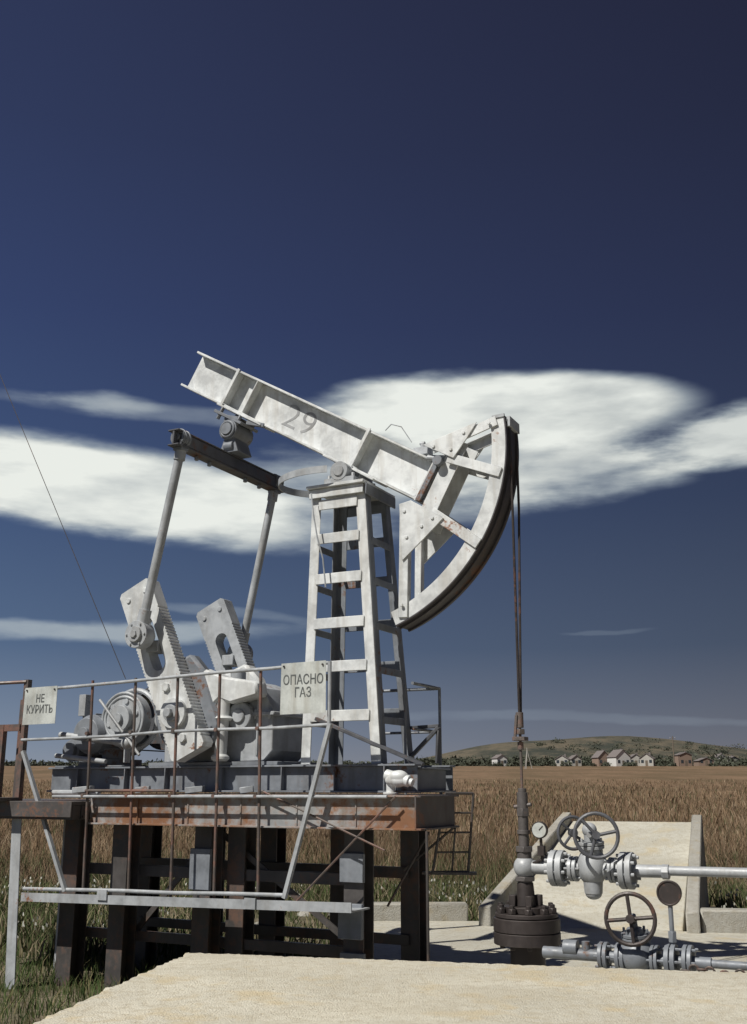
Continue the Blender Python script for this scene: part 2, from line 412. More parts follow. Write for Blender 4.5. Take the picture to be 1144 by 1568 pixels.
for i,(va,vb) in enumerate(((.20,.34),(1.36,1.50))):
    mb=MB(); mb.plate_holes([crank_outline(),slot(.40,.78,.072)],va,vb)
    hv=C(1.27,0)
    mb.cyl((hv[0],va-.04,hv[1]),(hv[0],vb+.04,hv[1]),.13,seg=28)
    for a_,b2 in ((.10,-.1),(.10,.1)): q=C(a_,b2); mb.cyl((q[0],va-.012,q[1]),(q[0],vb+.012,q[1]),.024,seg=12)
    for a_ in (1.02,1.5): q=C(a_,0); mb.cyl((q[0],va-.025,q[1]),(q[0],vb+.025,q[1]),.04,seg=6)
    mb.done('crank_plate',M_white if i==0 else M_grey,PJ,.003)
    mb=MB(); mb.cyl((hv[0],va-.08,hv[1]),(hv[0],vb+.08,hv[1]),.07,seg=20); mb.cyl((hv[0],va-.12,hv[1]),(hv[0],va-.04,hv[1]),.04,seg=8)
    q=C(.62,0); mb.bar((q[0],va-.02,q[1]),(q[0],vb+.02,q[1]),.13,.1)
    mb.done('crank_hub',M_grey,PJ,.004)
for i,(va,vb) in enumerate(((.345,.47),(1.20,1.355))):
    mb=MB(); pts=[C(.78,-.02),C(.80,.25),C(1.0,.32),C(1.5,.30),C(1.62,.2),C(1.62,-.24),C(1.3,-.34),C(.98,-.30)]
    mb.prism(pts,va,vb)
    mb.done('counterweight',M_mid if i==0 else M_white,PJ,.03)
# gearbox
mb=MB()
mb.prism([(-2.0,1.86),(-.95,1.86),(-.86,1.95),(-.86,2.30),(-.98,2.48),(-1.2,2.56),(-1.6,2.60),(-1.85,2.5),(-2.0,2.35)],.55,1.12)
mb.box((-2.06,.50,2.24),(-.82,1.17,2.275))
for u in (-1.9,-1.45,-1.0):
    mb.box((u-.012,.52,1.9),(u+.012,1.15,2.48))
for u in np.linspace(-2.0,-.88,9): mb.cyl((u,.52,2.21),(u,.52,2.30),.014,seg=6)
mb.cyl((-1.63,.36,2.26),(-1.63,1.3,2.26),.11); mb.cyl((-1.15,.46,2.24),(-1.15,1.25,2.24),.12,seg=24); mb.cyl((-1.15,.44,2.24),(-1.15,1.27,2.24),.06,seg=16)
mb.cyl((-1.4,.8,2.58),(-1.4,.8,2.66),.07)
mb.done('gearbox',M_grey,PJ,.012)
mb=MB()
mb.prism([(-1.62,2.62),(-1.50,2.66),(-1.25,2.57),(-.92,2.52),(-.90,2.40),(-1.18,2.34),(-1.30,2.38),(-1.45,2.25),(-1.60,2.32)],.36,.54)
mb.cyl((-1.28,.42,2.40),(-1.30,.42,1.88),.055,seg=16); mb.cyl((-1.28,.42,2.2),(-1.28,.42,2.24),.085,seg=16); mb.cyl((-1.30,.42,1.86),(-1.30,.42,1.92),.08,seg=16)
mb.done('gearbox_cover',M_white,PJ,.02)
mb=MB()
mb.cyl((-2.42,.46,2.25),(-2.42,.58,2.25),.235,seg=40); mb.cyl((-2.42,.40,2.25),(-2.42,.70,2.25),.12,seg=24); mb.cyl((-2.42,.37,2.25),(-2.42,.44,2.25),.05,seg=12)
for r_ in (.235,.20): mb.torus((-2.42,.46,2.25),(0,1,0),r_,.014,36,6)
for k in range(6):
    t=k*math.pi/3+.3; mb.cyl((-2.42+.16*math.cos(t),.445,2.25+.16*math.sin(t)),(-2.42+.16*math.cos(t),.47,2.25+.16*math.sin(t)),.025,seg=10)
mb.torus((-2.42,.62,2.25),(0,1,0),.27,.025,40,8)
mb.done('brake_drum',M_grey,PJ,.003)
mb=MB()
mb.cyl((-2.78,.45,2.12),(-2.78,1.05,2.12),.18,seg=28); mb.cyl((-2.78,.38,2.12),(-2.78,.45,2.12),.145,.18,seg=28); mb.cyl((-2.78,.34,2.12),(-2.78,.40,2.12),.06)
for k in range(16):
    t=k*math.pi/8; mb.bar((-2.78+.185*math.cos(t),.5,2.12+.185*math.sin(t)),(-2.78+.185*math.cos(t),1.0,2.12+.185*math.sin(t)),.012,.02)
mb.box((-2.95,.5,1.83),(-2.61,1.0,1.90)); mb.box((-2.9,.55,1.88),(-2.84,.9,2.0)); mb.box((-2.72,.55,1.88),(-2.66,.9,2.0))
mb.box((-2.70,.6,2.26),(-2.55,.8,2.38))
mb.cyl((-3.05,.5,1.98),(-3.05,.95,1.98),.10,seg=24); mb.cyl((-3.05,.46,1.98),(-3.05,.52,1.98),.07)
mb.done('electric_motor',M_mid,PJ,.003)
mb=MB()
for dv in (0,.03,.06):
    mb.bar((-2.44,1.08+dv,2.52),(-2.80,1.08+dv,2.24),.012,.012); mb.bar((-2.44,1.08+dv,1.98),(-2.80,1.08+dv,2.0),.012,.012)
mb.cyl((-2.42,1.05,2.25),(-2.42,1.17,2.25),.26,seg=36); mb.cyl((-2.78,1.05,2.12),(-2.78,1.17,2.12),.12,seg=28)
mb.prism([(-3.0,2.25),(-2.85,2.42),(-2.5,2.58),(-2.2,2.50),(-2.14,2.2),(-2.17,2.2),(-2.24,2.46),(-2.5,2.54),(-2.83,2.39),(-2.97,2.23)],.9,1.2)
mb.done('belt_drive',M_dgrey,PJ,.003)
mb=MB()
mb.cyl((-3.1,.40,2.12),(-2.2,.38,2.02),.03,seg=12); mb.sphere((-2.28,.38,2.03),.06); mb.cyl((-2.28,.38,2.0),(-2.28,.38,1.86),.03)
mb.cyl((-3.1,.36,1.93),(-2.5,.36,1.87),.022); mb.cyl((-2.6,.34,2.42),(-2.1,.33,1.92),.013)
mb.cyl((-3.0,.6,2.5),(-3.0,.6,2.0),.02); mb.box((-3.04,.55,2.3),(-2.96,.65,2.5))
mb.done('brake_linkage',M_pipe,PJ,.002)
mb=MB()
for v in (.50,1.20):
    mb.ibeam((-3.26,v,1.715),(.52,v,1.715),.22,.12,.016,.014)
for u in (-3.2,-2.4,-1.55,-.75,-.45,.05,.48):
    mb.ibeam((u,.566,1.705),(u,1.134,1.705),.19,.1,.014,.012)
for u in (-2.9,-2.35,-1.9,-1.3,-.7,-.2,.25):
    mb.bar((u,.468,1.62),(u,.468,1.81),.055,.01,up=(1,0,0))
mb.box((-2.1,.46,1.826),(-.75,1.24,1.858)); mb.box((-3.2,.46,1.826),(-2.4,1.24,1.84))
mb.done('skid_base',M_mid,PJ,.003)
mb=MB()
mb.lump((.40,.38,1.71),.075,(1.3,.9,.9),.13,11)
mb.cyl((.30,.38,1.74),(.50,.38,1.69),.045,seg=18); mb.cyl((.48,.38,1.695),(.53,.38,1.68),.03,seg=12)
mb.cyl((.33,.40,1.60),(.33,.40,1.72),.035,seg=14); mb.cyl((.33,.40,1.592),(.33,.40,1.61),.06,seg=14)
mb.done('junction_housing',M_white,PJ,.003)
mb=MB() # loose fittings on deck
for u,v,w in ((-2.7,.2,.10),(-2.05,.25,.07),(-.95,.22,.06),(-1.55,.3,.09)):
    mb.bar((u,v,1.62),(u+w*1.6,v+.05,1.635),w,.05)
mb.cyl((-3.0,.25,1.60),(-2.5,.3,1.60),.025,seg=10)
mb.done('deck_fittings',M_grey,PJ,.004)
# ================================================================== PLATFORM
PF=empty('steel_platform')
mb=MB()
zr0,zr1=1.34,1.592
mb.bar((-2.42,.115,(zr0+zr1)/2),(.70,.115,(zr0+zr1)/2),.012,zr1-zr0)
mb.bar((-2.42,.085,zr1-.008),(.71,.085,zr1-.008),.07,.014); mb.bar((-2.42,.085,zr0+.008),(.71,.085,zr0+.008),.07,.014)
for u in np.arange(-1.9,.7,.52): mb.bar((u,.106,zr0+.016),(u,.106,zr1-.016),.012,.012,up=(1,0,0))
mb.done('platform_rim',M_rust,PF,.002)
mb=MB()
mb.bar((.70,.05,(zr0+zr1)/2),(.70,.78,(zr0+zr1)/2),.012,zr1-zr0-.01)
mb.bar((.72,.05,zr1-.01),(.72,.78,zr1-.01),.05,.014); mb.bar((.72,.05,zr0+.01),(.72,.78,zr0+.01),.05,.014)
mb.bar((.70,.78,(zr0+zr1)/2),(.30,.78,(zr0+zr1)/2),.012,zr1-zr0-.01)
mb.bar((.30,.78,(zr0+zr1)/2),(.30,1.6,(zr0+zr1)/2),.012,zr1-zr0-.01)
mb.bar((.30,1.6,(zr0+zr1)/2),(-2.42,1.6,(zr0+zr1)/2),.012,zr1-zr0-.01)
for u in (-2.42,-1.55,-.65,.2): mb.bar((u,.125,1.46),(u,1.59,1.46),.05,.2)
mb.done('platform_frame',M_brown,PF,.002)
mb=MB()
mb.box((-2.42,.13,1.575),(.30,1.59,1.590)); mb.box((.302,.13,1.575),(.69,.77,1.590))
mb.box((-4.4,-.1,1.50),(-2.43,1.5,1.53))
mb.box((-4.4,-.12,1.40),(-2.43,-.103,1.53)); mb.box((-3.4,-.25,1.53),(-3.15,.0,1.56))
mb.done('deck_plate',M_brown,PF,.002)
mb=MB()
mb.box((-4.4,-.10,1.38),(-2.43,.0,1.498)); mb.box((-4.4,1.4,1.38),(-2.43,1.5,1.498))
for u in (-4.3,-3.2,-2.5): mb.box((u,.002,1.38),(u+.08,1.398,1.498))
for u,v in ((-2.75,.35),(-2.2,.35),(-1.33,.35),(.08,.35),(-1.1,.5),(-2.75,1.35),(-1.33,1.35),(.08,1.35),(-2.0,1.35),(-.6,1.35),(-3.6,1.3)):
    zt_=1.57 if u>-2.43 else 1.38
    mb.bar((u,v-.08,-.1),(u,v-.08,zt_),.17,.014,up=(0,1,0)); mb.bar((u,v+.08,-.1),(u,v+.08,zt_),.17,.014,up=(0,1,0)); mb.bar((u,v,-.1),(u,v,zt_),.014,.145,up=(0,1,0))
for v in (.46,1.26):
    mb.bar((-2.75,v,.95),(.08,v,.95),.05,.09); mb.bar((-2.75,v,.42),(.08,v,.42),.05,.08)
mb.bar((-2.2,.47,.4),(-1.33,.47,1.3),.02,.05); mb.bar((-1.33,.47,1.3),(.0,.47,.45),.02,.05)
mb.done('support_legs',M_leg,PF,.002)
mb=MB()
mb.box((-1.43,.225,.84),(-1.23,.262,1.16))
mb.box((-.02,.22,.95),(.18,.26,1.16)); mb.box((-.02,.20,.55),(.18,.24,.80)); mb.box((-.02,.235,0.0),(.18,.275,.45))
mb.done('leg_lit_patches',M_mid,PF,.003)  # lighter plates added to paint the sunlit part onto the dark legs
mb=MB()
mb.bar((-3.13,-.03,1.42),(-3.04,-.03,-.1),.012,.11,up=(1,0,0)); mb.bar((-3.18,.02,1.42),(-3.09,.02,-.1),.1,.012,up=(1,0,0))
mb.bar((-3.35,.9,1.42),(-3.35,.9,-.1),.1,.1)
mb.done('corner_leg',M_grey,PF,.002)
mb=MB()
a=[(.62,.80,1.60),(.80,.95,1.60),(.74,.95,1.0),(.50,.80,1.0)]
for p,q in ((0,1),(1,2),(2,3)): mb.cyl(a[p],a[q],.011,seg=8)
for t in (.25,.5,.75):
    mb.cyl(Vector(a[0]).lerp(Vector(a[3]),t),Vector(a[1]).lerp(Vector(a[2]),t),.008,seg=6)
mb.cyl((.62,.80,1.6),(.50,.80,1.0),.011,seg=8); mb.cyl((.7,.8,1.34),(.62,.9,.98),.009,seg=6)
mb.bar((.40,.82,.99),(.80,.98,.99),.1,.02)
mb.cyl((.2,.9,1.0),(.7,.8,1.35),.01,seg=6); mb.cyl((.2,.6,.75),(.45,.85,1.3),.01,seg=6)
mb.cyl((.79,.05,1.34),(.79,.05,.0),.011,seg=8)
mb.done('step_cage',M_leg,PF,.001)
# ================================================================== RAILING
RL=empty('safety_railing')
mb=MB()
P0=-3.18
def sag(a,b_,r,n=6,amp=.006,seg=10):
    """slightly bent old tube"""
    a,b_=Vector(a),Vector(b_); pr=a
    for i in range(1,n+1):
        q=a.lerp(b_,i/n)
        if i<n: q=q+Vector((0,random.uniform(-amp,amp),random.uniform(-amp,amp)))
        mb.cyl(pr,q,r,seg=seg); pr=q
sag((P0,0,2.50),(-.01,0,2.59),.0145)
sag((P0,0,2.06),(0.0,0,2.115),.013,6,.009)
mb.cyl((-2.75,-.01,1.57),(.50,-.01,1.58),.012,seg=10)
sag((-3.0,-.01,.80),(-.35,-.01,.86),.015,5,.005)
mb.bar((-3.0,-.03,.735),(.22,-.03,.80),.012,.07); mb.bar((-3.0,.12,.705),(.22,.12,.77),.28,.012)
mb.cyl((.0,0,2.60),(.0,0,2.08),.016,seg=10)
mb.bar((.02,-.02,2.12),(-.36,-.02,.84),.035,.03); mb.bar((-3.13,-.02,1.96),(-2.52,-.02,.80),.035,.03)
for u in (-2.1,-.65): mb.box((u-.05,-.05,.75),(u+.05,-.037,.83))
mb.done('rails',M_grey,RL,0)
mb=MB()
for ut,ub in ((-2.41,-2.36),(-1.93,-1.88),(-1.48,-1.45),(-1.05,-1.03),(-.65,-.62)):
    mb.cyl((ut,.02,2.56),(ub,.02,.74),.0125,seg=8)
    for z in (2.10,1.58): mb.cyl((ut,-.022,z),(ut,.04,z),.016,seg=8)
mb.bar((P0,.02,2.60),(P0,.02,1.53),.05,.05)
mb.cyl((-2.41,.02,1.62),(-1.46,.02,1.62),.012,seg=8)
mb.cyl((-.62,.03,1.62),(.46,.03,1.20),.008,seg=6); mb.cyl((-.3,.03,.80),(.55,.03,1.58),.008,seg=6)
mb.cyl((-2.4,.02,1.40),(-3.18,.3,1.46),.012,seg=6)
mb.cyl((P0,0,2.58),(-4.3,-.38,2.54),.016,seg=8); mb.cyl((P0,0,2.42),(-3.5,.5,2.42),.014,seg=8)
mb.bar((-3.5,.3,2.45),(-3.5,.3,1.5),.04,.04); mb.bar((-3.42,.0,2.2),(-3.42,.0,1.5),.06,.05); mb.box((-3.6,-.02,2.14),(-3.2,.02,2.2))
mb.done('rail_posts',M_rail,RL,0)
mb=MB()
mb.cyl((.27,.95,2.50),(.27,1.52,2.50),.014,seg=8); mb.cyl((.27,.95,2.12),(.27,1.52,2.12),.012,seg=8)
mb.cyl((.27,1.52,2.50),(.27,1.52,1.58),.014,seg=8); mb.cyl((-.4,1.52,2.50),(.27,1.52,2.50),.014,seg=8); mb.cyl((-.4,1.52,2.12),(.27,1.52,2.12),.012,seg=8)
mb.cyl((.20,.95,2.50),(.20,.95,1.58),.012,seg=8)
mb.done('end_handrail',M_mid,RL,0)
def sign(u0,u1,z0,z1,body,sz,sx):
    s=empty('warning_sign')
    mb=MB(); vs=[(u0,-.035,z0),(u1,-.035,z0+.004),(u1-.003,-.035,z1),(u0+.004,-.035,z1-.006)]
    vs+=[(x,-.032,z) for x,_,z in vs]
    mb.geo(vs,[(0,1,2,3),(7,6,5,4),(0,4,5,1),(1,5,6,2),(2,6,7,3),(3,7,4,0)])
    mb.done('sign_plate',M_sign,s,0)
    mb=MB()
    for u in (u0+.03,u1-.03):
        mb.cyl((u,-.045,z1-.03),(u,-.03,z1-.03),.008,seg=8)
    mb.done('sign_bolts',M_dark,s,0)
    text_mesh('sign_lettering',body,sz,M_letters,s,((u0+u1)/2,-.0365,(z0+z1)/2+.01),(math.radians(90),0,0),.0005,sx,.001)
sign(-.425,-.012,2.20,2.605,'ОПАСНО\nГАЗ',.105,.80)
sign(-3.155,-2.765,2.19,2.525,'НЕ\nКУРИТЬ',.10,.80)
# ================================================================== WELLHEAD
WH=empty('wellhead')
mb=MB()
for z0_,z1_,r in ((.0,.50,.13),(.515,.60,.25),(.605,.70,.25),(.705,.735,.235)):
    mb.cyl((U,VC,z0_),(U,VC,z1_),r,seg=40)
mb.cyl((U,VC,.735),(U,VC,.78),.17,seg=32)
mb.cyl((U,VC,.78),(U,VC,.95),.075,.06,seg=24)
for k in range(10):
    t=k*2*math.pi/10+.1; q=(U+.20*math.cos(t),VC+.20*math.sin(t))
    mb.cyl((q[0],q[1],.49),(q[0],q[1],.80),.02,seg=8); mb.cyl((q[0],q[1],.735),(q[0],q[1],.775),.034,seg=6)
for k in range(4):
    t=k*math.pi/2+.6; mb.bar((U+.10*math.cos(t),VC+.10*math.sin(t),.78),(U+.10*math.cos(t),VC+.10*math.sin(t),.86),.05,.05)
mb.done('casing_head',M_dark,WH,.004)
mb=MB()
mb.cyl((U,VC,.93),(U,VC,1.19),.055,seg=24); mb.cyl((U,VC,.96),(U,VC,.99),.08,seg=6); mb.cyl((U,VC,1.17),(U,VC,1.21),.07,seg=6)
mb.cyl((U,VC,1.21),(U,VC,1.43),.040,seg=20); mb.cyl((U,VC,1.30),(U,VC,1.33),.05,seg=20); mb.cyl((U,VC,1.43),(U,VC,1.49),.05,seg=6)
mb.cyl((U,VC,1.49),(U,VC,1.61),.042,seg=18); mb.cyl((U,VC,1.61),(U,VC,1.64),.032,seg=18); mb.cyl((U-.07,VC,1.5),(U+.07,VC,1.52),.015,seg=8)
mb.done('stuffing_box',M_brown,WH,.002)
mb=MB()
zp=1.06
mb.sphere((U,VC,zp),.085); mb.cyl((U,VC,zp),(3.9,VC,zp+.02),.034,seg=20); mb.cyl((U+.02,VC,zp),(1.47,VC,zp),.05,seg=20)
mb.flange((1.46,VC,zp),(1.56,VC,zp),.13,8); mb.flange((1.60,VC,zp),(1.66,VC,zp),.09,6)
mb.flange((1.90,VC,zp),(1.95,VC,zp),.09,6); mb.flange((1.985,VC,zp),(2.075,VC,zp),.13,8)
mb.cyl((1.58,VC,zp),(1.98,VC,zp),.062,seg=20); mb.sphere((1.77,VC,zp+.02),.112,(1,1,1.25)); mb.cyl((1.77,VC,zp-.05),(1.77,VC,zp-.17),.075,.065,seg=20); mb.sphere((1.77,VC,zp-.17),.06,(1,1,.7))
bv=Vector((0,-.10,1)).normalized()
o=Vector((1.77,VC,zp))
mb.cyl(o,o+bv*.17,.09,.07,seg=20); mb.flange(o+bv*.15,o+bv*.20,.10,6); mb.cyl(o+bv*.2,o+bv*.27,.045); mb.sphere(o+bv*.28,.055)
mb.cyl(o+bv*.26,o+bv*.25+Vector((.03,-.12,0)),.02,seg=10); mb.cyl(o+bv*.27,o+bv*.33,.018,seg=10)
mb.cyl((2.1,VC,zp+.0),(2.3,VC,zp+.003),.045,seg=20); mb.cyl((2.28,VC,zp),(2.33,VC,zp),.052,seg=8)
mb.done('flow_line',M_pipe,WH,.002)
mb=MB(); mb.wheel(o+bv*.25+Vector((.09,-.15,-.0)),(.30,-1,.10),.155,.014,3,.5); mb.wheel(o+bv*.26+Vector((-.11,-.06,0)),(.75,-1,.05),.115,.012,4,.2)
mb.done('valve_handwheel',M_dgrey,WH,0)
mb=MB(); zl=.52; VL=.62; S_=.14
mb.cyl((U+.2,VL,zl-.02),(2.62,VL,zl-.02),.04,seg=20); mb.cyl((2.62,VL,zl-.02),(4.0,VL,zl-.02),.028,seg=16)
for a_,b2 in ((1.72,1.78),(1.84,1.90),(2.08,2.13),(2.18,2.25),(2.30,2.36)): mb.flange((a_+S_,VL,zl-.02),(b2+S_,VL,zl-.02),.095 if a_<2.1 else .11,6)
o2=Vector((1.98+S_,VL,zl)); mb.sphere(o2,.12); mb.cyl(o2,o2+Vector((0,-.03,.18)),.08,.055); mb.flange(o2+Vector((0,0,.10)),o2+Vector((0,-.008,.15)),.10,6)
mb.cyl(o2+Vector((0,0,.15)),o2+Vector((0,-.06,.27)),.022,seg=10)
UG=2.37
mb.cyl((UG,VL,zl),(UG,VL,zl+.35),.016,seg=10); mb.cyl((UG,VL,zl+.1),(UG,VL,zl+.17),.03,seg=6)
mb.cyl((1.76,VL+.0,zl),(1.76,VL-.0,zl+.07),.03); mb.cyl((1.60,VL,zl+.02),(1.70,VL,zl+.02),.055,seg=14)
mb.done('lower_valve_line',M_mid,WH,.002)
mb=MB(); mb.wheel(o2+Vector((0,-.13,.25)),(.12,-1,.12),.165,.015,4,.9)
mb.cyl(o2+Vector((0,-.13,.25)),o2+Vector((0,-.02,.22)),.02)
mb.done('valve_handwheel',M_dark,WH,0)
mb=MB(); mb.cyl((UG,VL-.02,zl+.42),(UG,VL+.03,zl+.42),.08,seg=30); mb.torus((UG,VL-.02,zl+.42),(0,1,0),.078,.008,30,6)
mb.cyl((1.40,VC-.09,1.335),(1.40,VC-.06,1.335),.062,seg=28)
mb.cyl((1.40,VC-.06,1.29),(1.40,VC-.04,1.12),.012,seg=8); mb.box((1.375,VC-.075,1.15),(1.425,VC-.025,1.22)); mb.cyl((1.40,VC-.05,1.12),(1.3,VC-.02,1.08),.012,seg=8)
mb.done('gauge_bodies',M_dark,WH,.001)
mb=MB(); mb.cyl((1.40,VC-.094,1.335),(1.40,VC-.089,1.335),.054,seg=28); mb.done('gauge_face',M_sign,WH,0)
mb=MB(); mb.bar((1.40,VC-.096,1.335),(1.43,VC-.096,1.365),.003,.006); mb.done('gauge_needle',M_dark,WH,0)
CH=empty('anchor_chain'); mb=MB()
for k in range(26):
    q=Vector((2.48+k*.05,.45+.03*math.sin(k*.7),.47+.01*math.sin(k)))
    mb.torus(q,(0,1,.2) if k%2 else (0,.2,1),.030,.008,12,5)
mb.done('chain_links',M_rail,CH,0)
WR=empty('overhead_wire'); mb=MB()
mb.cyl((-2.45,.5,2.62),(-8.0,.5,12.0),.0035,seg=6); mb.done('wire',M_dark,WR,0)
# ================================================================== CONCRETE
def poly_block(name,pts,z0,z1,mat,bevel=.02,ztops=None):
    mb=MB(); n=len(pts); zt_=ztops or [z1]*n
    vs=[(x,y,z0) for x,y in pts]+[(x,y,z) for (x,y),z in zip(pts,zt_)]
    mb.geo(vs,[tuple(range(n))[::-1],tuple(range(n,2*n))]+[(i,(i+1)%n,n+(i+1)%n,n+i) for i in range(n)])
    return mb.done(name,mat,None,bevel)
def chip(a,b_,n,amp):
    a,b_=Vector(a),Vector(b_); d=(b_-a); nrm=Vector((-d.y,d.x)).normalized(); out=[]
    for i in range(n):
        t=i/n; p=a+d*t+nrm*random.gauss(0,amp); out.append((p.x,p.y))
    return out
S=chip((-2.6,-4.0),(-1.65,5.47),60,.008)+chip((-1.65,5.47),(-1.27,7.72),60,.014)+chip((-1.27,7.72),(2.28,6.91),140,.012)+chip((2.28,6.91),(7.5,5.7),60,.008)+[(7.5,-4.0)]
poly_block('concrete_slab',S,-.1,.55,M_slab,.014)
poly_block('concrete_apron',[(-.35,5.5),(6.5,5.5),(6.5,12.0),(3.3,12.0),(1.3,12.9),(-.35,12.9)],-.1,.15,M_ramp,.01)
rbl,rbr,rtr,rtl=(1.30,12.55),(3.32,12.0),(4.42,15.1),(2.85,15.6)
poly_block('concrete_ramp',[rbl,rbr,rtr,rtl],-.1,0,M_ramp,.01,ztops=[.155,.155,1.18,1.18])
def curb(name,p,q,w,z00,z01,base,nrm):
    p,q=Vector(p),Vector(q); n=Vector(nrm)*w
    mb=MB(); vs=[(p.x,p.y,base),(q.x,q.y,base),(q.x+n.x,q.y+n.y,base),(p.x+n.x,p.y+n.y,base),(p.x,p.y,z00),(q.x,q.y,z01),(q.x+n.x,q.y+n.y,z01),(p.x+n.x,p.y+n.y,z00)]
    mb.geo(vs,[(3,2,1,0),(4,5,6,7),(0,1,5,4),(1,2,6,5),(2,3,7,6),(3,0,4,7)]); return mb.done(name,M_curb,None,.015)
curb('ramp_curb',(1.298,12.40),(2.848,15.62),.14,.36,1.30,-.1,(-.9,.43))
curb('ramp_curb',(3.322,11.85),(4.422,15.12),.14,.36,1.28,-.1,(.95,-.32))
poly_block('curb_wall',[(-.4,12.905),(1.1,12.905),(1.1,13.10),(-.4,13.10)],-.1,.34,M_curb)
poly_block('curb_wall',[(3.50,11.9),(9,11.0),(9.03,11.2),(3.53,12.12)],-.1,.38,M_curb)
# ================================================================== TERRAIN
def hz(X,Y):
    X=np.asarray(X,float);Y=np.asarray(Y,float)
    d=np.maximum(Y-18,0); s=d*d/(d+40)*.0262
    s=np.minimum(s,9.6+np.maximum(Y-420,0)*.012)
    s=s+29*np.exp(-((X-215)/105)**2-((Y-950)/230)**2)+11*np.exp(-((X-95)/60)**2-((Y-850)/150)**2)+9*np.exp(-((X-350)/80)**2-((Y-900)/200)**2)
    s=s+3*np.sin(X*.011+1)*np.clip((Y-450)/400,0,1)
    s=s+.04*np.sin(X*1.1)*np.sin(Y*.9)*(np.clip((Y-16)/10,0,1))
    return s
Ys=np.concatenate([np.arange(-40,0,4),np.arange(0,30,.75),np.arange(30,80,2.5),np.arange(80,460,12),np.arange(460,1500,35),np.array([1600,2000,3000,5000])])
nx=121; fr=np.linspace(-1,1,nx); fr=np.sign(fr)*np.abs(fr)**1.3
V=np.zeros((len(Ys),nx,3))
for i,y in enumerate(Ys):
    w=40+1.1*abs(y); V[i,:,0]=fr*w; V[i,:,1]=y; V[i,:,2]=hz(fr*w,np.full(nx,y))
idx=np.arange(len(Ys)*nx).reshape(len(Ys),nx)
F=np.stack([idx[:-1,:-1],idx[:-1,1:],idx[1:,1:],idx[1:,:-1]],-1).reshape(-1,4)
me=bpy.data.meshes.new('ground'); me.from_pydata(V.reshape(-1,3).tolist(),[],F.tolist())
me.polygons.foreach_set('use_smooth',[True]*len(me.polygons))
m,nt,b=newmat('field_ground')
geo=nn(nt,'ShaderNodeNewGeometry').outputs['Position']
n1=noise(nt,geo,.08,8,.65,(1,.35,1)); n2=noise(nt,geo,1.5,7,.7); n3=noise(nt,geo,.6,6,.7,(1.0,.25,1))
gold=mix(nt,ramp(nt,n3,[(.3,0.),(.7,1.)]),(.14,.095,.06),(.25,.17,.11))
gold=mix(nt,ramp(nt,n1,[(.42,0.),(.62,.7)]),gold,(.11,.085,.05))
near=mix(nt,ramp(nt,n2,[(.35,0.),(.65,1.)]),(.08,.068,.045),(.24,.205,.15))
near=mix(nt,ramp(nt,noise(nt,geo,.9,5,.6),[(.45,0.),(.6,.8)]),near,(.055,.068,.03))
sep=nn(nt,'ShaderNodeSeparateXYZ'); nt.links.new(geo,sep.inputs[0])
def maprange(v,a,b_,c=0,d=1):
    r=nn(nt,'ShaderNodeMapRange'); nt.links.new(v,r.inputs[0]); r.inputs[1].default_value=a;r.inputs[2].default_value=b_;r.inputs[3].default_value=c;r.inputs[4].default_value=d; return r.outputs[0]
c_=mix(nt,maprange(sep.outputs[1],14,22),near,gold)
hill=mix(nt,ramp(nt,noise(nt,geo,.03,9,.75,(1,.4,1)),[(.42,0.),(.56,1.)]),(.05,.055,.045),(.13,.112,.082))
c_=mix(nt,maprange(sep.outputs[1],400,430),c_,hill)
nt.links.new(c_,b.inputs['Base Color']); b.inputs['Roughness'].default_value=1; b.inputs['Specular IOR Level'].default_value=.1
bump(nt,b,n2,.6,.05)
me.materials.append(m); g=bpy.data.objects.new('ground',me); COL.objects.link(g)
# ------------------------------------------------------------------ grass
def blades(name,X,Y,hgt,wid,cols,lean=.25,zoff=None):
    n=len(X); Z=hz(X,Y) if zoff is None else zoff
    th=rng.uniform(0,2*np.pi,n); dx=np.cos(th)*wid/2; dy=np.sin(th)*wid/2*.5
    la=rng.normal(0,1,n)*lean*hgt; lb=rng.normal(0,1,n)*lean*hgt
    v=np.zeros((n,5,3))
    v[:,0]=np.stack([X-dx,Y-dy,Z-.02],-1); v[:,1]=np.stack([X+dx,Y+dy,Z-.02],-1)
    v[:,2]=np.stack([X+dx*.7+la*.35,Y+dy*.7+lb*.35,Z+hgt*.55],-1); v[:,3]=np.stack([X-dx*.7+la*.35,Y-dy*.7+lb*.35,Z+hgt*.55],-1)
    v[:,4]=np.stack([X+la,Y+lb,Z+hgt],-1)
    me=bpy.data.meshes.new(name); me.vertices.add(n*5); me.vertices.foreach_set('co',v.reshape(-1))
    base_=np.arange(n)[:,None]*5
    loops=np.concatenate([base_+np.array([0,1,2,3]),base_+np.array([3,2,4])],1).reshape(-1)
    me.loops.add(len(loops)); me.loops.foreach_set('vertex_index',loops)
    st=(np.arange(n)[:,None]*7+np.array([0,4])).reshape(-1); tot=np.tile([4,3],n)
    me.polygons.add(2*n); me.polygons.foreach_set('loop_start',st); me.polygons.foreach_set('loop_total',tot)
    me.update(calc_edges=True)
    at=me.color_attributes.new('Col','FLOAT_COLOR','POINT')
    ca=np.ones((n,5,4)); ca[:,:,:3]=cols[:,None,:]; at.data.foreach_set('color',ca.reshape(-1).astype(np.float32))
    me.materials.append(M_attr); ob=bpy.data.objects.new(name,me); COL.objects.link(ob); return ob
def excl(X,Y):
    ap_=(X>-.45)&(X<9.2)&(Y<13.15)&(Y>5)&~((X>3.4)&(Y>12.3))
    slab=(X>-2.0-.1*(5.5-Y).clip(0))&(Y<7.9)
    t=(Y-12)/3.3; rl=1.25+t*1.55-.25; rr=3.35+t*1.1+.3
    rp=(Y>11.5)&(Y<15.8)&(X>rl)&(X<rr)
    return ap_|slab|rp
